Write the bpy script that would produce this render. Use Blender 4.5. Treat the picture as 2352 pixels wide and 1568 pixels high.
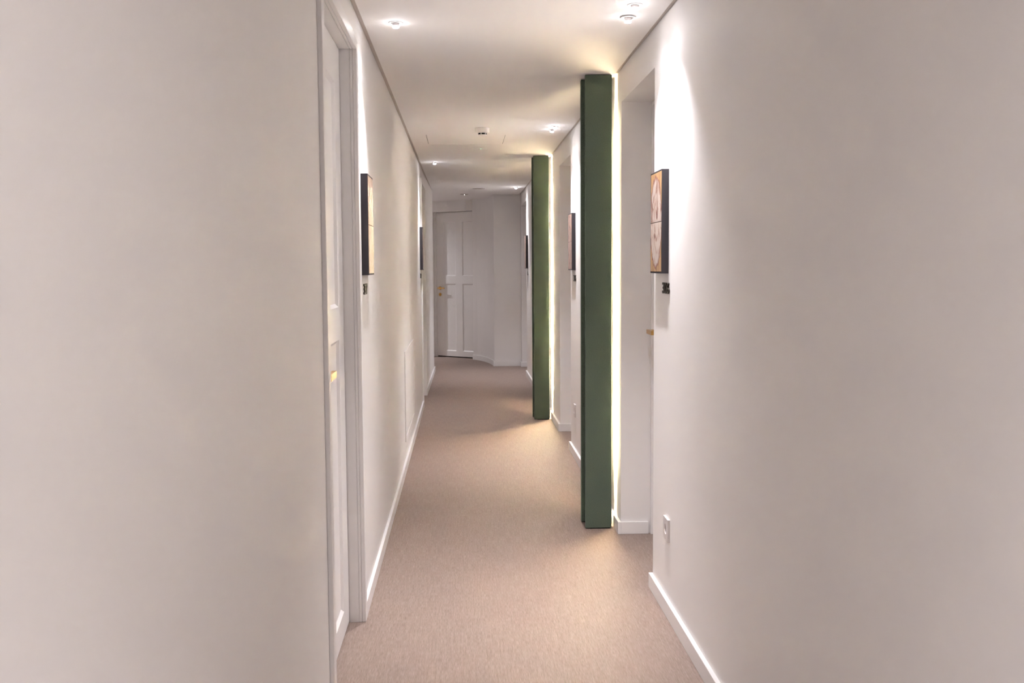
import bpy, bmesh, math
from mathutils import Vector, Matrix

for o in list(bpy.data.objects):
    bpy.data.objects.remove(o)
scn = bpy.context.scene
COL = scn.collection

# ---------------------------------------------------------------- camera, world, exposure
F_PX, YAW, PITCH, ROLL, CAM_H = 2335.5, .04801, .0743, -.0063, 1.35
cam_d = bpy.data.cameras.new('camera')
cam_d.sensor_width = 36.0
cam_d.lens = F_PX / 2352 * 36.0
cam_d.clip_start = .02
cam = bpy.data.objects.new('camera', cam_d)
COL.objects.link(cam)
cy, sy, cp, sp = math.cos(YAW), math.sin(YAW), math.cos(PITCH), math.sin(PITCH)
fwd = Vector((sy * cp, cy * cp, -sp))
rt = Vector((cy, -sy, 0))
up = rt.cross(fwd)
cr, sr = math.cos(ROLL), math.sin(ROLL)
rt, up = rt * cr + up * sr, -rt * sr + up * cr
m = Matrix.Identity(4)
for i in range(3):
    m[i][0], m[i][1], m[i][2] = rt[i], up[i], -fwd[i]
m[0][3], m[1][3], m[2][3] = 0, 0, CAM_H
cam.matrix_world = m
cam_d.dof.use_dof = True
cam_d.dof.focus_distance = 5.2
cam_d.dof.aperture_fstop = 6.3
scn.camera = cam

w = bpy.data.worlds.new('world')
scn.world = w
w.use_nodes = True
w.node_tree.nodes['Background'].inputs[0].default_value = (.02, .018, .016, 1)
w.node_tree.nodes['Background'].inputs[1].default_value = .5
scn.view_settings.view_transform = 'Standard'
scn.view_settings.look = 'None'
scn.view_settings.gamma = 1
scn.view_settings.use_curve_mapping = False
scn.view_settings.exposure = 2.35
scn.cycles.sample_clamp_indirect = 40.0
SPOT_COL = (.975, .945, 1.0)
SPOT_W = 15.8       # beam of one ceiling spotlight
WIDE_W = 0.5       # its wide soft spill
LENS_E = 20.0        # glow of its lens
LED_COL = (1.0, .79, .53)
LED_E = 12.0
LED_W = 80.0          # light of one warm strip behind a pillar

# ---------------------------------------------------------------- geometry helpers
def bm_box(bm, x0, x1, y0, y1, z0, z1):
    vs = [bm.verts.new((x, y, z)) for z in (z0, z1) for x, y in ((x0, y0), (x1, y0), (x1, y1), (x0, y1))]
    for f in ((3, 2, 1, 0), (4, 5, 6, 7), (0, 1, 5, 4), (1, 2, 6, 5), (2, 3, 7, 6), (3, 0, 4, 7)):
        bm.faces.new([vs[i] for i in f])
    return vs

def bm_prism(bm, poly, z0, z1):
    """vertical prism, poly counter-clockwise seen from above"""
    a = [bm.verts.new((x, y, z0)) for x, y in poly]
    b = [bm.verts.new((x, y, z1)) for x, y in poly]
    n = len(poly)
    bm.faces.new(a[::-1])
    bm.faces.new(b)
    for i in range(n):
        j = (i + 1) % n
        bm.faces.new((a[i], a[j], b[j], b[i]))

def bm_lathe(bm, prof, seg=40, mat=None, cap0=True, cap1=True):
    """revolve (r, z) profile about z"""
    rings = []
    for r, z in prof:
        ring = [bm.verts.new((r * math.cos(2 * math.pi * k / seg), r * math.sin(2 * math.pi * k / seg), z)) for k in range(seg)]
        rings.append(ring)
    fs = []
    for a, b in zip(rings, rings[1:]):
        for k in range(seg):
            l = (k + 1) % seg
            fs.append(bm.faces.new((a[k], a[l], b[l], b[k])))
    if cap0:
        bm.faces.new(rings[0][::-1])
    if cap1:
        bm.faces.new(rings[-1])
    for f in fs:
        f.smooth = True
    if mat is not None:
        bmesh.ops.transform(bm, matrix=mat, verts=[v for r in rings for v in r])
    return rings

def bm_tube(bm, pts, rad, seg=14):
    """round bar along a polyline"""
    pts = [Vector(p) for p in pts]
    rings = []
    for i, p in enumerate(pts):
        t = (pts[min(i + 1, len(pts) - 1)] - pts[max(i - 1, 0)]).normalized()
        a = Vector((0, 0, 1)) if abs(t.z) < .9 else Vector((1, 0, 0))
        u = t.cross(a).normalized()
        v = t.cross(u)
        rings.append([bm.verts.new(p + (u * math.cos(2 * math.pi * k / seg) + v * math.sin(2 * math.pi * k / seg)) * rad) for k in range(seg)])
    for a, b in zip(rings, rings[1:]):
        for k in range(seg):
            l = (k + 1) % seg
            f = bm.faces.new((a[k], a[l], b[l], b[k]))
            f.smooth = True
    bm.faces.new(rings[0][::-1])
    bm.faces.new(rings[-1])

def obj(name, bm, mat, parent=None, loc=None, bevel=0, mats=None):
    bmesh.ops.recalc_face_normals(bm, faces=bm.faces[:])
    me = bpy.data.meshes.new(name)
    bm.to_mesh(me)
    bm.free()
    me.materials.append(mat)
    for mm in mats or []:
        me.materials.append(mm)
    o = bpy.data.objects.new(name, me)
    COL.objects.link(o)
    if parent is not None:
        o.parent = parent
    if loc is not None:
        o.location = loc
    if bevel:
        b = o.modifiers.new('bevel', 'BEVEL')
        b.width = bevel
        b.segments = 2
        b.limit_method = 'ANGLE'
        b.angle_limit = math.radians(40)
    return o

def thing(name, label, cat, loc, rotz=0.0, group=None):
    o = bpy.data.objects.new(name, None)
    COL.objects.link(o)
    o.location = loc
    o.rotation_euler = (0, 0, rotz)
    o.empty_display_size = .05
    if label: o['label'] = label
    if cat: o['category'] = cat
    if group: o['group'] = group
    return o

def struct(o, label, cat):
    o['kind'] = 'structure'
    o['label'] = label
    o['category'] = cat
    return o

# ---------------------------------------------------------------- materials
def mat_new(name, base, rough=.5, metal=0.0, spec=.5):
    mt = bpy.data.materials.new(name)
    mt.use_nodes = True
    b = mt.node_tree.nodes['Principled BSDF']
    b.inputs['Base Color'].default_value = (*base, 1)
    b.inputs['Roughness'].default_value = rough
    b.inputs['Metallic'].default_value = metal
    b.inputs['Specular IOR Level'].default_value = spec
    return mt, mt.node_tree.nodes, mt.node_tree.links, b

def add_bump(nt, ln, b, scale, strength, dist=.001, detail=3, vec=None):
    tc = nt.new('ShaderNodeTexCoord')
    mp = nt.new('ShaderNodeMapping')
    if vec: mp.inputs['Scale'].default_value = vec
    n = nt.new('ShaderNodeTexNoise')
    n.inputs['Scale'].default_value = scale
    n.inputs['Detail'].default_value = detail
    bp = nt.new('ShaderNodeBump')
    bp.inputs['Strength'].default_value = strength
    bp.inputs['Distance'].default_value = dist
    ln.new(tc.outputs['Object'], mp.inputs[0])
    ln.new(mp.outputs[0], n.inputs['Vector'])
    ln.new(n.outputs['Fac'], bp.inputs['Height'])
    ln.new(bp.outputs[0], b.inputs['Normal'])
    return n

def make_mats():
    M = {}
    mt, nt, ln, b = mat_new('wall_paint', (.90, .875, .85), .62, spec=.3)
    add_bump(nt, ln, b, 260, .12, .0006)
    M['wall'] = mt
    mt, nt, ln, b = mat_new('ceiling_paint', (.92, .895, .875), .75, spec=.2)
    add_bump(nt, ln, b, 200, .08, .0005)
    M['ceiling'] = mt
    mt, nt, ln, b = mat_new('white_trim_paint', (.91, .89, .87), .38, spec=.45)
    M['trim'] = mt
    mt, nt, ln, b = mat_new('gap_shade', (.66, .60, .55), .8)  # grey tone stands in for the shade inside the ceiling gap
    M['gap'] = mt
    mt, nt, ln, b = mat_new('black_gap', (.012, .010, .010), .9, spec=.1)
    M['black'] = mt
    # woven vinyl floor: fine threads running along the corridor
    mt, nt, ln, b = mat_new('woven_vinyl', (.50, .36, .29), .55, spec=.3)
    tc = nt.new('ShaderNodeTexCoord')
    def stretched(sx, syy, scale, detail):
        mp = nt.new('ShaderNodeMapping')
        mp.inputs['Scale'].default_value = (sx, syy, 1)
        n = nt.new('ShaderNodeTexNoise')
        n.inputs['Scale'].default_value = scale
        n.inputs['Detail'].default_value = detail
        n.inputs['Roughness'].default_value = .6
        ln.new(tc.outputs['Object'], mp.inputs[0])
        ln.new(mp.outputs[0], n.inputs['Vector'])
        return n
    n1 = stretched(1.0, .05, 560, 2)     # threads
    n2 = stretched(1.0, .04, 170, 2)        # bundles
    mx = nt.new('ShaderNodeMix')
    mx.data_type = 'FLOAT'
    mx.inputs[0].default_value = .35
    ln.new(n1.outputs['Fac'], mx.inputs[2])
    ln.new(n2.outputs['Fac'], mx.inputs[3])
    cr_ = nt.new('ShaderNodeValToRGB')
    e = cr_.color_ramp.elements
    e[0].position, e[0].color = .30, (.203, .147, .119, 1)
    e[1].position, e[1].color = .70, (.405, .314, .267, 1)
    k = e.new(.5); k.color = (.297, .225, .188, 1)
    ln.new(mx.outputs[0], cr_.inputs[0])
    ln.new(cr_.outputs[0], b.inputs['Base Color'])
    bp = nt.new('ShaderNodeBump')
    bp.inputs['Strength'].default_value = .35
    bp.inputs['Distance'].default_value = .0012
    ln.new(mx.outputs[0], bp.inputs['Height'])
    ln.new(bp.outputs[0], b.inputs['Normal'])
    M['floor'] = mt
    # green felt of the pillars
    mt, nt, ln, b = mat_new('green_felt', (.075, .11, .05), .9, spec=.15)
    n = add_bump(nt, ln, b, 420, .35, .001)
    rmp = nt.new('ShaderNodeValToRGB')
    e = rmp.color_ramp.elements
    e[0].position, e[0].color = .32, (.074, .100, .072, 1)
    e[1].position, e[1].color = .68, (.142, .184, .138, 1)
    ln.new(n.outputs['Fac'], rmp.inputs[0])
    ln.new(rmp.outputs[0], b.inputs['Base Color'])
    b.inputs['Sheen Weight'].default_value = .15
    M['green'] = mt
    mt, nt, ln, b = mat_new('black_leatherette', (.035, .030, .036), .5, spec=.4)
    add_bump(nt, ln, b, 900, .5, .0008)
    M['box'] = mt
    mt, nt, ln, b = mat_new('dark_bronze', (.045, .036, .028), .38, .75)
    M['bronze'] = mt
    mt, nt, ln, b = mat_new('brass', (.62, .38, .13), .28, 1.0)
    M['brass'] = mt
    mt, nt, ln, b = mat_new('white_plastic', (.80, .76, .74), .35)
    M['plastic'] = mt
    mt, nt, ln, b = mat_new('grey_mesh', (.42, .37, .33), .6)
    M['greydisc'] = mt
    for nm, colr, st in (('lens_glow', SPOT_COL, LENS_E), ('led_glow', LED_COL, LED_E), ('green_light', (.2, 1, .5), 2.0), ('pilot_light', (1, .95, .9), 5.0)):
        mt, nt, ln, b = mat_new(nm, (.9, .9, .9), .4)
        b.inputs['Emission Color'].default_value = (*colr, 1)
        b.inputs['Emission Strength'].default_value = st
        M[nm] = mt
    return M
M = make_mats()

def tile_mat(name, ground, inner, vein, seed, kind):
    """glazed art tile; UV-like coordinates come from the tile's own generated box"""
    mt, nt, ln, b = mat_new(name, ground, .25, spec=.5)
    tc = nt.new('ShaderNodeTexCoord')
    sep = nt.new('ShaderNodeSeparateXYZ')
    ln.new(tc.outputs['Object'], sep.inputs[0])
    noise = nt.new('ShaderNodeTexNoise')
    noise.inputs['Scale'].default_value = 16
    noise.inputs['Detail'].default_value = 5
    noise.inputs['Distortion'].default_value = 1.6
    mp = nt.new('ShaderNodeMapping')
    mp.inputs['Location'].default_value = (seed, seed * 2, seed * 3)
    mp.inputs['Scale'].default_value = (1, 1.2, .7) if kind else (1, 1.6, 1)
    ln.new(tc.outputs['Object'], mp.inputs[0])
    ln.new(mp.outputs[0], noise.inputs['Vector'])
    vr = nt.new('ShaderNodeValToRGB')
    e = vr.color_ramp.elements
    e[0].position, e[0].color = (.36, (*vein, 1))
    e[1].position, e[1].color = (.50, (*inner, 1))
    k = e.new(.43); k.color = (*[(a * .55 + c * .45) for a, c in zip(inner, vein)], 1)
    ln.new(noise.outputs['Fac'], vr.inputs[0])
    def math_(op, a, c=None):
        n = nt.new('ShaderNodeMath'); n.operation = op
        for i, v in enumerate((a, c)):
            if v is None: continue
            if isinstance(v, (int, float)): n.inputs[i].default_value = v
            else: ln.new(v, n.inputs[i])
        return n.outputs[0]
    if kind:
        # pointed leaf shape around the joint of the two tiles: ellipse in (y, z)
        y = math_('MULTIPLY', sep.outputs[1], 1 / .118)
        z = math_('MULTIPLY', sep.outputs[2], 1 / .182)
        d = math_('ADD', math_('MULTIPLY', y, y), math_('MULTIPLY', z, z))
        d = math_('ADD', d, math_('MULTIPLY', math_('SUBTRACT', noise.outputs['Fac'], .5), .5))
        rr = nt.new('ShaderNodeValToRGB')
        e = rr.color_ramp.elements
        e[0].position, e[0].color = .86, (0, 0, 0, 1)
        e[1].position, e[1].color = 1.0, (1, 1, 1, 1)
        ln.new(d, rr.inputs[0])
        rim = nt.new('ShaderNodeValToRGB')
        e = rim.color_ramp.elements
        e[0].position, e[0].color = .80, (0, 0, 0, 1)
        e[1].position, e[1].color = .90, (1, 1, 1, 1)
        k = e.new(.97); k.color = (1, 1, 1, 1)
        k = e.new(1.0); k.color = (0, 0, 0, 1)
        ln.new(d, rim.inputs[0])
        # streaked wood-like ground
        n2 = nt.new('ShaderNodeTexNoise'); n2.inputs['Scale'].default_value = 120
        m2 = nt.new('ShaderNodeMapping'); m2.inputs['Scale'].default_value = (1, 1, .08)
        ln.new(tc.outputs['Object'], m2.inputs[0]); ln.new(m2.outputs[0], n2.inputs['Vector'])
        g = nt.new('ShaderNodeValToRGB')
        e = g.color_ramp.elements
        e[0].position, e[0].color = .38, (*[c * .5 for c in ground], 1)
        e[1].position, e[1].color = .52, (*ground, 1)
        ln.new(n2.outputs['Fac'], g.inputs[0])
        mx = nt.new('ShaderNodeMix'); mx.data_type = 'RGBA'
        ln.new(rr.outputs[0], mx.inputs[0]); ln.new(vr.outputs[0], mx.inputs[6]); ln.new(g.outputs[0], mx.inputs[7])
        m3 = nt.new('ShaderNodeMix'); m3.data_type = 'RGBA'
        m3.inputs[7].default_value = (*vein, 1)
        ln.new(math_('MULTIPLY', rim.outputs[0], .8), m3.inputs[0]); ln.new(mx.outputs[2], m3.inputs[6])
        ln.new(m3.outputs[2], b.inputs['Base Color'])
    else:
        ln.new(vr.outputs[0], b.inputs['Base Color'])
    bp = nt.new('ShaderNodeBump'); bp.inputs['Strength'].default_value = .4; bp.inputs['Distance'].default_value = .002
    ln.new(noise.outputs['Fac'], bp.inputs['Height']); ln.new(bp.outputs[0], b.inputs['Normal'])
    return mt

# ---------------------------------------------------------------- plan of the corridor
XL, XR = -.394, .784            # wall faces
CZ = 2.297                      # ceiling
CXL, CXR = -.375, .765          # plaster edge: a shadow gap runs along both walls
YB = -3.4                       # closed end behind the camera
WT = 2.42                       # walls rise above the ceiling plane
DOOR_Z = 2.145
D1 = (2.925, 3.81)              # door openings in the left wall
D2 = (9.772, 10.612)
LX2 = -.376                     # the last stretch of left wall comes slightly inward
N1, N2, N3 = (4.145, 5.012), (7.36, 8.20), (12.47, 13.56)   # recesses in the right wall
NX = .955                       # door plane in those recesses
DIRX, DIRY = .7956, -.6058      # end door wall direction
NRX, NRY = -.6058, -.7956       # its normal, towards the corridor
EL = Vector((-.384, 15.25))     # end door leaf, lower left corner
EF = EL + Vector((NRX, NRY)) * .154   # face line of the end wall
curve = [(.145, 14.682), (.205, 14.60), (.265, 14.475), (.318, 14.32), (.360, 14.14), (.392, 13.95), (.412, 13.79), (.419, 13.672)]

# floor
bm = bmesh.new()
bm_prism(bm, [(-2.6, YB - .1), (1.3, YB - .1), (1.3, 16.4), (-2.6, 16.4)], -.08, 0)
struct(obj('floor', bm, M['floor']), 'beige woven vinyl floor with fine streaks along the corridor', 'floor')

# left wall
bm = bmesh.new()
W0 = XL - .16
bm_box(bm, W0, XL, YB, D1[0] - .004, 0, WT)
bm_box(bm, W0, XL, D1[0] - .004, D1[1] + .004, DOOR_Z + .004, WT)
bm_box(bm, W0, XL, D1[1] + .004, D2[0] - .004, 0, WT)
bm_box(bm, W0, XL, D2[0] - .004, D2[1] + .004, DOOR_Z + .004, WT)
bm_prism(bm, [(W0, D2[1] + .004), (XL, D2[1] + .004), (LX2, 13.10), (LX2 - .16, 13.10)], 0, WT)
struct(obj('wall_left', bm, M['wall']), 'long white left wall of the corridor', 'wall')
# walls closing the side passage at the far left
bm = bmesh.new()
bm_box(bm, -2.5, LX2 - .162, 12.94, 13.10, 0, WT)
bm_box(bm, -2.6, -2.5, 12.94, 16.3, 0, WT)
struct(obj('wall_passage', bm, M['wall']), 'white walls of the side passage behind the left corner', 'wall')

# right wall with three door recesses
bm = bmesh.new()
W1 = XR + .32
bm_box(bm, XR, W1, YB, N1[0], 0, WT)
for a, b_ in ((N1[1], N2[0]), (N2[1], N3[0])):
    bm_box(bm, XR, W1, a, b_, 0, WT)
for n in (N1, N2, N3):
    bm_box(bm, XR, W1, n[0], n[1], DOOR_Z, WT)
    bm_box(bm, NX + .06, W1, n[0], n[1], 0, DOOR_Z)
bm_box(bm, XR, W1, N3[1], 13.80, 0, WT)
struct(obj('wall_right', bm, M['wall']), 'long white right wall with deep door recesses', 'wall')

# end wall: flat block, concave curve, slanted door wall
bm = bmesh.new()
def P(s, d):
    v = EL + Vector((DIRX, DIRY)) * s + Vector((NRX, NRY)) * d
    return (v.x, v.y)
LW = .83                        # end door leaf width
poly = [(XR - .001, 13.672), (XR - .001, 14.9), (.70, 14.9)]
poly += [P(LW + .06, 0), P(LW + .004, 0), P(LW + .004, .05)]
poly += curve
# counter-clockwise seen from above
area = sum(poly[i][0] * poly[(i + 1) % len(poly)][1] - poly[(i + 1) % len(poly)][0] * poly[i][1] for i in range(len(poly)))
if area < 0: poly = poly[::-1]
bm_prism(bm, poly, 0, WT)
# header over the door, its left cheek and the wall running on into the passage
bm_prism(bm, [P(-.05, .154), P(-.05, 0), P(LW + .2, 0), P(.665, .154)][::-1], DOOR_Z, WT)
bm_prism(bm, [P(-.05, .154), P(-2.4, .154), P(-2.4, 0), P(-.05, 0)], 0, WT)
bm_prism(bm, [P(-.3, -.06), P(LW + .2, -.06), P(LW + .2, -.16), P(-.3, -.16)], 0, WT)
struct(obj('wall_end', bm, M['wall']), 'white end wall with a flat block, a concave curve and a slanted door bay', 'wall')
bm = bmesh.new()
bm_box(bm, W0, W1, YB - .12, YB, 0, WT)
struct(obj('wall_back', bm, M['wall']), 'white wall closing the corridor behind the camera', 'wall')

# ceiling: plaster panel with shadow gaps, an opening for the hatch, and the slab above
HX = (-.256, .322); HY = (7.46, 8.042)
bm = bmesh.new()
bm_box(bm, CXL, CXR, YB, HY[0], CZ, CZ + .02)
bm_box(bm, CXL, CXR, HY[1], 13.10, CZ, CZ + .02)
bm_box(bm, CXL, HX[0], HY[0], HY[1], CZ, CZ + .02)
bm_box(bm, HX[1], CXR, HY[0], HY[1], CZ, CZ + .02)
bm_box(bm, CXL, CXR, 13.10, 13.655, CZ, CZ + .02)
bm_box(bm, -2.5, CXL, 13.10, 13.655, CZ, CZ + .02)
bm_prism(bm, [(-2.5, 13.655), (.405, 13.655), (.415, 14.50), P(-.02, .156), P(-2.3, .156)], CZ, CZ + .02)
struct(obj('ceiling', bm, M['ceiling']), 'flat white plaster ceiling with thin shadow gaps along the walls', 'ceiling')
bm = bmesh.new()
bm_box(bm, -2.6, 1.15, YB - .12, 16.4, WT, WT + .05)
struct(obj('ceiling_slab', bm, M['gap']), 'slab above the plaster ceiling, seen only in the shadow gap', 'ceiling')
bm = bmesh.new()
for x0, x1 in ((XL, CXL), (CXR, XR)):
    bm_box(bm, x0 + .0005, x1 - .0005, YB, 13.09, CZ + .008, CZ + .028)  # shallow fill, the gap's shade is put into its grey colour
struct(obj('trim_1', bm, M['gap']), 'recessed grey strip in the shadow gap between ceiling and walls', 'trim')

# ---------------------------------------------------------------- baseboards
SK, SH = .016, .062
bm = bmesh.new()
xs = XL + .014
bm_box(bm, XL, xs, YB, D1[0] - .047, 0, SH)
bm_box(bm, XL, xs, D1[1] + .047, D2[0] - .047, 0, SH)
bm_prism(bm, [(XL, D2[1] + .05), (xs, D2[1] + .05), (LX2 + .014, 13.10), (LX2 + .014, 13.114), (LX2 - .1, 13.114), (LX2 - .1, 13.10), (LX2, 13.10)], 0, SH)
struct(obj('baseboard_left', bm, M['trim'], bevel=.0015), 'low white baseboard along the left wall', 'baseboard')
bm = bmesh.new()
def seg(y0, y1, near_cap, far_cap):
    bm_box(bm, XR - SK, XR, y0, y1, 0, SH)
seg(YB, N1[0] + .014, 0, 1)
seg(N1[1] - .014, N2[0] + .014, 1, 1)
seg(N2[1] - .014, N3[0] + .014, 1, 1)
seg(N3[1] - .014, 13.658, 1, 0)
for n in (N1, N2, N3):
    bm_box(bm, XR, NX - .032, n[0], n[0] + .014, 0, SH)
    bm_box(bm, XR, NX - .032, n[1] - .014, n[1], 0, SH)
struct(obj('baseboard_right', bm, M['trim'], bevel=.0015), 'low white baseboard along the right wall and into its door recesses', 'baseboard')
bm = bmesh.new()
bm_box(bm, .405, XR - SK - .001, 13.658, 13.672, 0, SH + .006)
inner = []
for i, (x, y) in enumerate(curve):
    a = Vector(curve[max(i - 1, 0)]); c = Vector(curve[min(i + 1, len(curve) - 1)])
    t = (c - a).normalized()
    n = Vector((t.y, -t.x))
    if n.x > 0: n = -n
    inner.append((x + n.x * .014, y + n.y * .014))
poly = inner + curve[::-1]
area = sum(poly[i][0] * poly[(i + 1) % len(poly)][1] - poly[(i + 1) % len(poly)][0] * poly[i][1] for i in range(len(poly)))
if area < 0: poly = poly[::-1]
bm_prism(bm, poly, 0, SH + .006)
struct(obj('baseboard_end', bm, M['trim']), 'white baseboard bending round the curved end wall', 'baseboard')

# ---------------------------------------------------------------- doors
def panel_leaf(width, z0, z1, stile, mull):
    """four-panel leaf; local x = along the door, y = 0 at the visible face (towards -y), thickness behind"""
    bm = bmesh.new()
    T, RC, BV = .04, .010, .012
    zr = (.095, 1.09, 1.207, 2.0)
    mid = width / 2
    cols = ((stile, mid - mull / 2), (mid + mull / 2, width - stile))
    xsn = [0, cols[0][0], cols[0][1], cols[1][0], cols[1][1], width]
    zsn = [z0, zr[0], zr[1], zr[2], zr[3], z1]
    # front grid with panels left open
    V = {}
    def v(x, y, z):
        k = (round(x, 5), round(y, 5), round(z, 5))
        if k not in V: V[k] = bm.verts.new(k)
        return V[k]
    for i in range(5):
        for j in range(5):
            x0, x1, za, zb = xsn[i], xsn[i + 1], zsn[j], zsn[j + 1]
            if i in (1, 3) and j in (1, 3):
                o = [(x0, za), (x1, za), (x1, zb), (x0, zb)]
                n = [(x0 + BV, za + BV), (x1 - BV, za + BV), (x1 - BV, zb - BV), (x0 + BV, zb - BV)]
                for a in range(4):
                    c = (a + 1) % 4
                    bm.faces.new((v(o[a][0], 0, o[a][1]), v(o[c][0], 0, o[c][1]), v(n[c][0], RC, n[c][1]), v(n[a][0], RC, n[a][1])))
                bm.faces.new([v(p[0], RC, p[1]) for p in n])
            else:
                bm.faces.new((v(x0, 0, za), v(x1, 0, za), v(x1, 0, zb), v(x0, 0, zb)))
    # sides and back
    bm_box(bm, 0.0, width, RC + .002, T, z0, z1)
    for (xa, xb) in ((0, 0), (width, width)):
        zz = zsn
        for j in range(5):
            bm.faces.new((v(xa, 0, zz[j]), v(xa, 0, zz[j + 1]), v(xa, RC + .002, zz[j + 1]), v(xa, RC + .002, zz[j])))
    for z in (z0, z1):
        for i in range(5):
            bm.faces.new((v(xsn[i], 0, z), v(xsn[i + 1], 0, z), v(xsn[i + 1], RC + .002, z), v(xsn[i], RC + .002, z)))
    return bm

def handle_bm(direction, L=.115):
    bm = bmesh.new()
    R = Matrix.Rotation(math.radians(90), 4, 'X')
    bm_lathe(bm, [(.025, 0), (.025, .006), (.022, .009)], 32, R)
    bm_lathe(bm, [(.010, .006), (.009, .048)], 20, R)
    # flat squared lever
    x0, x1 = sorted((-.010 * direction, L * direction))
    bm_box(bm, x0, x1, -.058, -.044, -.010, .010)
    return bm

def escutcheon_bm():
    bm = bmesh.new()
    R = Matrix.Rotation(math.radians(90), 4, 'X')
    bm_lathe(bm, [(.025, 0), (.025, .006), (.022, .009)], 32, R)
    bm_box(bm, -.004, .004, -.016, -.008, -.012, .012)
    return bm

def make_door(name, label, origin, rotz, width, latch, recess, casing, leaf_bottom=.006, stile=.152, leaf_top=None, surround=True, mull=.125):
    """origin: lower corner of the leaf face; local +x along the door, -y towards the corridor"""
    root = thing(name, label, 'door', origin, rotz)
    root['kind'] = 'structure'
    lt = leaf_top or DOOR_Z - .004
    leaf = obj('door_leaf', panel_leaf(width, leaf_bottom, lt, stile, mull), M['trim'], root)
    # frame lining either side and above, with its fine grooves
    if surround:
        bm = bmesh.new()
        g = .003
        lo = -recess + (.0160 if casing else 0)
        steps = [(lo, lo + .0085), (lo + .0105, .045)] if casing else [(-.022, .045)]
        if casing:
            q_ = .0025
            bm_box(bm, -.02 - g, -g - q_, -recess + .0142, .045, 0, lt + .0195)
            bm_box(bm, width + g + q_, width + g + .02, -recess + .0142, .045, 0, lt + .0195)
            bm_box(bm, -g - q_, width + g + q_, -recess + .0142, .045, lt + g + q_, lt + .0195)
        for a, b_ in steps:
            bm_box(bm, -.02 - g, -g, a, b_, 0, lt + .02)
            bm_box(bm, width + g, width + g + .02, a, b_, 0, lt + .02)
            bm_box(bm, -g, width + g, a, b_, lt + g, lt + .02)
        obj('door_frame', bm, M['trim'], root)
        bm = bmesh.new()
        bm_box(bm, -g - .018, width + g + .018, .046, .05, 0, lt + .018)  # black backing and strips stand in for the shade in the leaf joint
        for x in (-g, width):
            bm_box(bm, x, x + g, .012, .046, 0.0, lt)
        o = obj('door_seal', bm, M['black'], root); o['label'] = 'black seal in the joint round the leaf'
    if casing:
        bm = bmesh.new()
        cw, t0, t1 = .045, -recess - .0, -recess + .014
        g = .003
        prof = [(-g - cw, -g), (width + g, width + g + cw)]
        for a, b_ in prof:
            bm_box(bm, a, b_, t0, t1, 0, lt + g + cw)
        bm_box(bm, -g, width + g, t0, t1, lt + g, lt + g + cw)
        obj('door_casing', bm, M['trim'], root, bevel=.0015)
    hx = .062 if latch > 0 else width - .062
    h = obj('door_handle', handle_bm(latch), M['brass'], root, (hx, 0, 1.025)); h['label'] = 'brass lever handle'
    k = obj('keyhole_plate', escutcheon_bm(), M['brass'], root, (hx, 0, .93)); k['label'] = 'round brass keyhole plate'
    return root

RZ_L = math.radians(90)    # local +x = world +Y, local -y = world +X  (left wall)
RZ_R = math.radians(-90)   # local +x = world -Y, local -y = world -X  (right wall)
LEAF_X = -.444
g_ = .003
make_door('door_1', 'white panelled door in the left wall nearest the camera, in a moulded casing', (LEAF_X, D1[0] + g_, 0), RZ_L, D1[1] - D1[0] - 2 * g_, 1, .064, True)
make_door('door_2', 'white cased door farther along the left wall beyond the small dark picture', (LEAF_X, D2[0] + g_, 0), RZ_L, D2[1] - D2[0] - 2 * g_, 1, .064, True, stile=.14)
for i, n in enumerate((N1, N2, N3)):
    lab = ('white door hidden in the right wall recess nearest the camera, brass lever showing',
           'white door in the middle recess of the right wall, between the two green pillars',
           'white door in the last recess of the right wall near the corridor end')[i]
    wdt = n[1] - n[0] - .05
    r = make_door('door_%d' % (3 + i), lab, (NX, n[1] - .025, 0), RZ_R, wdt, 1, .04, False, stile=.13, leaf_top=DOOR_Z - .024)
r = make_door('door_6', 'white four-panel door with brass lever closing the end of the corridor', (EL.x, EL.y, 0), math.atan2(DIRY, DIRX), LW, 1, .154, False, leaf_bottom=.016, stile=.122, mull=.121, leaf_top=2.139, surround=False)
bm = bmesh.new()
bm_box(bm, .002, LW - .002, .006, .03, .001, .015)  # black bar fills the gap in place of its shade
o = obj('threshold_gap', bm, M['black'], r); o['label'] = 'dark gap under the door leaf'
bm = bmesh.new()
bm_box(bm, -.048, -.003, -.012, .04, 0, 2.144)
obj('door_frame', bm, M['trim'], r, bevel=.002)

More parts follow.
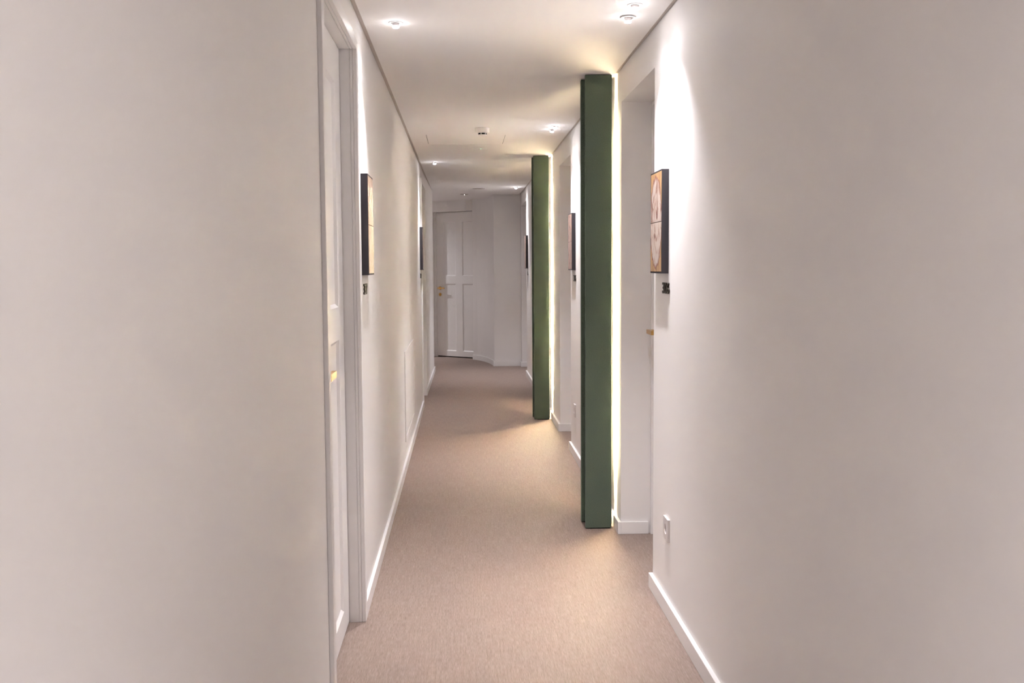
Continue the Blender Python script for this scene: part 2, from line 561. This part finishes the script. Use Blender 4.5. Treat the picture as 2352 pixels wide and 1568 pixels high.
# ---------------------------------------------------------------- green pillars with light strips
def pillar(y, label, group, z_led=1.0):
    t = thing('green_pillar', label, 'pillar', (.685, y, 0), 0, group)
    bm = bmesh.new()
    bm_prism(bm, [(-.067, 0), (.067, 0), (.067, .050), (.024, .050), (.024, .100), (.067, .100), (.067, .165), (-.073, .165), (-.073, .135), (-.042, .135), (-.042, .02), (-.067, .02)], .004, CZ - .003)  # rear groove shaped to narrow the strip's light on the wall
    obj('felt_cladding', bm, M['green'], t, bevel=.003)
    bm = bmesh.new()
    bm_box(bm, .0242, .0282, .0505, .0995, .006, CZ - .005)
    obj('strip_channel', bm, M['plastic'], t)
    bm = bmesh.new()
    bm_box(bm, .0284, .0668, .0505, .0520, .006, CZ - .005)
    bm_box(bm, .0284, .0668, .0980, .0995, .006, CZ - .005)  # dark lips added out of sight to cut the strip's sideways spill
    obj('channel_lip', bm, M['box'], t)
    bm = bmesh.new()
    bm_box(bm, .0284, .0308, .069, .081, .06, CZ - .10)
    o = obj('light_strip', bm, M['led_glow'], t); o['label'] = 'glowing warm white light strip facing the wall'
    L = bpy.data.lights.new('strip_glow', 'AREA')
    L.shape = 'RECTANGLE'
    L.size, L.size_y = 1.75, .012
    L.energy = LED_W * z_led
    L.color = LED_COL
    lo = bpy.data.objects.new('strip_glow', L)
    COL.objects.link(lo)
    lo.parent = t
    lo.location = (.0325, .075, 1.20)
    lo.rotation_euler = (0, math.radians(-90), 0)
    bm = bmesh.new()
    bm_box(bm, -.040, .060, .006, .159, 0, .004)
    obj('base_plate', bm, M['black'], t)
    return t
pillar(5.112, 'tall dark green felt pillar on the right, the nearer of the two', 'green pillars with light strips', .44)
pillar(8.838, 'olive green felt pillar farther down the corridor, the smaller of the two', 'green pillars with light strips', 2.6)

# ---------------------------------------------------------------- wall art
ART = {
 'a': tile_mat('tile_cream_on_orange', (.52, .30, .14), (.58, .47, .40), (.24, .09, .06), 1.3, True),
 'b': tile_mat('tile_beige_swirls', (.30, .20, .15), (.30, .205, .155), (.17, .06, .04), 4.1, False),
 'c': tile_mat('tile_rose_veined', (.55, .38, .30), (.50, .35, .29), (.30, .12, .09), 7.7, False),
}
def wall_art(name_label, x_wall, side, y_near, art, speck=False):
    """side +1: hangs on the right wall (faces -x); -1: left wall"""
    Wd, Ht, Dp, Bz = .228, .395, .0275, 1.317
    t = thing('wall_art', name_label, 'picture', (x_wall, y_near + Wd / 2, Bz + Ht / 2), 0, 'tile pictures in black boxes beside the doors')
    s = -side
    bm = bmesh.new()
    e = .005
    def bx(x0, x1, *r):
        x0, x1 = sorted((x0 * s, x1 * s)); bm_box(bm, x0, x1, *r)
    bx(0, Dp - .007, -Wd / 2 + .0, Wd / 2, -Ht / 2, Ht / 2)
    bx(Dp - .007, Dp, -Wd / 2, -Wd / 2 + e, -Ht / 2, Ht / 2)
    bx(Dp - .007, Dp, Wd / 2 - e, Wd / 2, -Ht / 2, Ht / 2)
    bx(Dp - .007, Dp, -Wd / 2 + e, Wd / 2 - e, -Ht / 2, -Ht / 2 + e)
    bx(Dp - .007, Dp, -Wd / 2 + e, Wd / 2 - e, Ht / 2 - e, Ht / 2)
    obj('box_frame', bm, M['box'], t)
    for z0, z1 in ((.0008, Ht / 2 - e - .001), (-Ht / 2 + e + .001, -.0008)):
        bm = bmesh.new()
        bx(Dp - .0069, Dp + .0005, -Wd / 2 + e + .001, Wd / 2 - e - .001, z0, z1)
        o = obj('art_tile', bm, ART[art], t, bevel=.0016)
        o['label'] = 'upper glazed tile' if z0 > 0 else 'lower glazed tile'
    return t
wall_art('black-edged picture of two orange and cream tiles above number 306', XR, 1, 3.850, 'a')
wall_art('black-edged picture of two rose veined tiles between the two green pillars', XR, 1, 7.045, 'c')
wall_art('small black-edged picture seen left of the farther green pillar', XR, 1, 12.17, 'c')
wall_art('black-edged picture of two beige swirled tiles above number 307', XL, -1, 4.020, 'b')
wall_art('small black-edged picture on the left wall just before the second door', XL, -1, 9.480, 'b')

# ---------------------------------------------------------------- room numbers
_digit = {}
def digit_mesh(ch):
    if ch in _digit: return _digit[ch]
    c = bpy.data.curves.new('digit', 'FONT')
    c.body = ch
    c.size = 1.0
    c.offset = .012
    c.extrude = .10
    c.bevel_depth = .0
    c.align_x = 'CENTER'
    o = bpy.data.objects.new('digit_source', c)
    COL.objects.link(o)
    dg = bpy.context.evaluated_depsgraph_get()
    me = bpy.data.meshes.new_from_object(o.evaluated_get(dg))
    bpy.data.objects.remove(o)
    xs_ = [v.co.x for v in me.vertices]; ys_ = [v.co.y for v in me.vertices]; zs_ = [v.co.z for v in me.vertices]
    cx, w_ = (min(xs_) + max(xs_)) / 2, max(xs_) - min(xs_)
    y0, h_ = min(ys_), max(ys_) - min(ys_)
    z0, d_ = min(zs_), max(zs_) - min(zs_)
    for v in me.vertices:   # normalise to 36 x 43 x 8 mm, standing in local x-z, face towards -y
        v.co = Vector(((v.co.x - cx) / w_ * .037, -(v.co.z - z0) / d_ * .006, (v.co.y - y0) / h_ * .043))
    me.materials.clear()
    me.materials.append(M['bronze'])
    _digit[ch] = me
    return me
def room_number(txt, label, x_wall, side, y_near):
    # local x: reading direction; right wall reads towards the camera
    rz = math.radians(-90) if side > 0 else math.radians(90)
    Wt = .125
    t = thing('room_number', label, 'room number', (x_wall, y_near + Wt / 2, 1.239), rz, 'raised room numbers under the pictures')
    for i, ch in enumerate(txt):
        o = bpy.data.objects.new('digit', digit_mesh(ch))
        COL.objects.link(o)
        o.parent = t
        o.location = ((i - 1) * .0440, -.0002, 0)
    return t
room_number('306', 'raised dark bronze number 306 on the right wall under the orange picture', XR, 1, 3.822)
room_number('305', 'raised dark bronze number 305 on the right wall between the green pillars', XR, 1, 7.01)
room_number('304', 'tiny dark room number at the far right, left of the farther pillar', XR, 1, 12.12)
room_number('307', 'raised dark bronze number 307 on the left wall under the beige picture', XL, -1, 4.055)
room_number('309', 'tiny dark room number on the left wall before the second door', XL, -1, 9.50)

# ---------------------------------------------------------------- wall sockets
def socket(y_near, label):
    t = thing('wall_socket', label, 'socket', (XR, y_near + .0435, .331), 0, 'white wall sockets above the right baseboard')
    bm = bmesh.new()
    hw = .0435
    # frame plate with a round opening: square to circle ring
    seg_n = 32
    def ring(r, x): return [bm.verts.new((x, r * math.cos(2 * math.pi * k / seg_n), r * math.sin(2 * math.pi * k / seg_n))) for k in range(seg_n)]
    def sq(x):
        out = []
        for k in range(seg_n):
            a = 2 * math.pi * k / seg_n
            c, s = math.cos(a), math.sin(a)
            q_ = hw / max(abs(c), abs(s))
            out.append(bm.verts.new((x, c * q_, s * q_)))
        return out
    rings = [sq(0), sq(-.0095), ring(.0205, -.0095)]
    for a, b_ in zip(rings, rings[1:]):
        for k in range(seg_n):
            l = (k + 1) % seg_n
            bm.faces.new((a[k], a[l], b_[l], b_[k]))
    obj('cover_plate', bm, M['plastic'], t)
    bm = bmesh.new()
    rings = [ring(.0205, -.0095), ring(.0200, .006)]
    for k in range(seg_n):
        l = (k + 1) % seg_n
        bm.faces.new((rings[0][k], rings[0][l], rings[1][l], rings[1][k]))
    bm.faces.new(rings[1])
    bmesh.ops.recalc_face_normals(bm, faces=bm.faces[:])
    for yy in (-.0095, .0095):
        bm_lathe(bm, [(.0024, 0), (.0024, .002)], 10, Matrix.Translation((.0058, yy, 0)) @ Matrix.Rotation(math.radians(-90), 4, 'Y'))
    obj('plug_well', bm, M['plastic'], t)
    return t
socket(3.798, 'square white wall socket low on the right wall nearest the camera')
socket(7.040, 'small white wall socket low on the wall between the green pillars')

# ---------------------------------------------------------------- access panel on the left wall
t = thing('access_panel', 'flat white access panel low on the left wall above the baseboard', 'access panel', (XL, 7.36, .48))
bm = bmesh.new()
a0, a1, z0, z1 = -.58, .58, -.305, .305
for (y0, y1, za, zb) in ((a0, a1, z1 - .03, z1), (a0, a1, z0, z0 + .03), (a0, a0 + .03, z0 + .03, z1 - .03), (a1 - .03, a1, z0 + .03, z1 - .03)):
    bm_box(bm, 0, .007, y0, y1, za, zb)
obj('panel_frame', bm, M['wall'], t, bevel=.002)
bm = bmesh.new()
bm_box(bm, 0, .0045, a0 + .033, a1 - .033, z0 + .033, z1 - .033)
obj('panel_cover', bm, M['wall'], t)

# ---------------------------------------------------------------- ceiling hatch
t = thing('ceiling_hatch', 'flush square hatch in the ceiling beside the smoke detector', 'hatch', ((HX[0] + HX[1]) / 2, (HY[0] + HY[1]) / 2, CZ))
hx, hy = (HX[1] - HX[0]) / 2, (HY[1] - HY[0]) / 2
bm = bmesh.new()
bm_box(bm, -hx + .003, hx - .003, -hy + .0008, hy - .001, .0002, .016)
obj('hatch_panel', bm, M['ceiling'], t)
bm = bmesh.new()
for (x0, x1, y0, y1) in ((-hx, hx, -hy, -hy + .0006), (-hx, hx, hy - .0008, hy), (-hx, -hx + .0028, -hy, hy), (hx - .0028, hx, -hy, hy)):
    bm_box(bm, x0, x1, y0, y1, .005, .018)
obj('hatch_rebate', bm, M['black'], t)

# ---------------------------------------------------------------- smoke detector and ceiling discs
t = thing('smoke_detector', 'round white smoke detector with dark vents hanging from the ceiling', 'smoke detector', (.145, 7.10, CZ))
bm = bmesh.new()
bm_lathe(bm, [(.051, 0), (.051, -.004), (.0495, -.005), (.0495, -.026), (.046, -.031), (.034, -.035)], 48, cap1=True)
obj('detector_base', bm, M['plastic'], t)
bm = bmesh.new()
bm_lathe(bm, [(.029, -.0351), (.029, -.045)], 40)
o = obj('vent_core', bm, M['black'], t); o['label'] = 'dark vent slots'
bm = bmesh.new()
bm_lathe(bm, [(.030, -.0451), (.0305, -.048), (.026, -.0515), (.008, -.0525)], 40)
for k in range(6):
    a = math.radians(12 + 60 * k)
    bm_box_v = bm_box(bm, .0275, .0315, -.0025, .0025, -.0455, -.0345)
    bmesh.ops.transform(bm, matrix=Matrix.Rotation(a, 4, 'Z'), verts=bm_box_v)
obj('detector_cap', bm, M['plastic'], t)

t = thing('ceiling_detector', 'flat white ceiling disc with a tiny green light behind the hatch', 'detector', (.151, 8.28, CZ))
bm = bmesh.new()
bm_lathe(bm, [(.057, 0), (.057, -.003), (.050, -.010), (.020, -.012)], 48)
obj('disc', bm, M['plastic'], t)
bm = bmesh.new()
bm_lathe(bm, [(.003, -.011), (.003, -.0135)], 12, Matrix.Translation((.004, -.040, 0)))
obj('status_light', bm, M['green_light'], t)

t = thing('ceiling_speaker', 'flat grey round grille in the ceiling near the corridor end', 'speaker', (.209, 12.55, CZ))
bm = bmesh.new()
bm_lathe(bm, [(.084, 0), (.084, -.003), (.080, -.005)], 48, cap1=False)
obj('grille_ring', bm, M['plastic'], t)
bm = bmesh.new()
bm_lathe(bm, [(.080, -.0045), (.04, -.0065), (.01, -.007)], 48)
obj('grille', bm, M['greydisc'], t)

t = thing('ceiling_sensor', 'small round ceiling sensor with a white pilot light at the far end', 'sensor', (.03, 13.55, CZ))
bm = bmesh.new()
bm_lathe(bm, [(.055, 0), (.054, -.004), (.030, -.010)], 40)
obj('disc', bm, M['greydisc'], t)
bm = bmesh.new()
bm_lathe(bm, [(.003, -.0095), (.0025, -.0125)], 12, Matrix.Translation((.004, -.02, 0)))
obj('status_light', bm, M['pilot_light'], t)

# ---------------------------------------------------------------- ceiling spotlights
def spotlight(x, y, label, tilt_x=0.0, tilt_y=0.0, group='small ceiling spotlights', power=1.0, drop=.0, angle=84, spill=1.0):
    """tilt_x > 0 aims towards +x, tilt_y > 0 towards +y"""
    t = thing('ceiling_spotlight', label, 'spotlight', (x, y, CZ), 0, group)
    bm = bmesh.new()
    bm_lathe(bm, [(.0290, -.0002 - drop), (.0290, -.0016 - drop), (.0275, -.0026 - drop), (.0165, -.0026 - drop), (.0160, -.0010 - drop)], 40)
    obj('mounting_ring', bm, M['plastic'], t)
    R = Matrix.Rotation(tilt_x, 4, 'Y').inverted() @ Matrix.Rotation(tilt_y, 4, 'X')
    piv = Matrix.Translation((0, 0, -.003 - drop)) @ R
    bm = bmesh.new()
    bm_lathe(bm, [(.0135, .002), (.0135, -.011)], 32, piv)
    obj('lamp_body', bm, M['plastic'], t)
    bm = bmesh.new()
    bm_lathe(bm, [(.0128, -.0111), (.0128, -.0150), (.0105, -.0175), (.004, -.0185)], 32, piv)
    o = obj('lamp_lens', bm, M['lens_glow'], t); o['label'] = 'glowing white lens'
    L = bpy.data.lights.new('lamp_beam', 'SPOT')
    L.energy = SPOT_W * power
    L.color = SPOT_COL
    L.spot_size = math.radians(angle)
    L.spot_blend = 1.0
    L.shadow_soft_size = .012
    lo = bpy.data.objects.new('lamp_beam', L)
    COL.objects.link(lo)
    lo.parent = t
    lo.matrix_local = piv @ Matrix.Translation((0, 0, -.034))
    L2 = bpy.data.lights.new('lamp_spill', 'SPOT')
    L2.energy = WIDE_W * power * spill
    L2.color = SPOT_COL
    L2.spot_size = math.radians(160)
    L2.spot_blend = 1.0
    L2.shadow_soft_size = .012
    lo = bpy.data.objects.new('lamp_spill', L2)
    COL.objects.link(lo)
    lo.parent = t
    lo.matrix_local = piv @ Matrix.Translation((0, 0, -.034))
    return t
D = math.radians
spotlight(-.251, 4.06, 'small ceiling spotlight at the upper left above the beige tile picture', D(3), D(2))
spotlight(.638, 3.767, 'upper right ceiling spotlight nearest the camera, its lens turned to it', D(-2), D(-9))
spotlight(.642, 3.943, 'upper right ceiling spotlight just behind the nearest one, with a dark rim', D(-4), D(4), drop=.003)
spotlight(.639, 6.987, 'nearer ceiling spotlight of the pair between the green pillars', D(-2), D(-9))
spotlight(.633, 7.164, 'farther ceiling spotlight of the pair between the green pillars', D(-4), D(4))
spotlight(-.246, 9.388, 'small ceiling spotlight on the left before the second door', D(3), D(2))
spotlight(.652, 12.35, 'faint ceiling spotlight near the corridor end, beside the grey grille', D(-3), 0, power=1.4, spill=3)
# out of view: behind the camera and in the side passage
spotlight(.64, .55, 'right ceiling spotlight almost above the camera, out of frame', D(-3), 0, spill=.9, power=1.0)
spotlight(.64, -.9, 'right ceiling spotlight behind the camera', D(-3), 0, spill=4, power=1.0)
spotlight(-.25, -.3, 'left ceiling spotlight behind the camera', D(3), 0, spill=26, power=1.0)
spotlight(-1.40, 15.20, 'ceiling spotlight in the side passage beside the end door', 0, 0, power=1.1, spill=22)
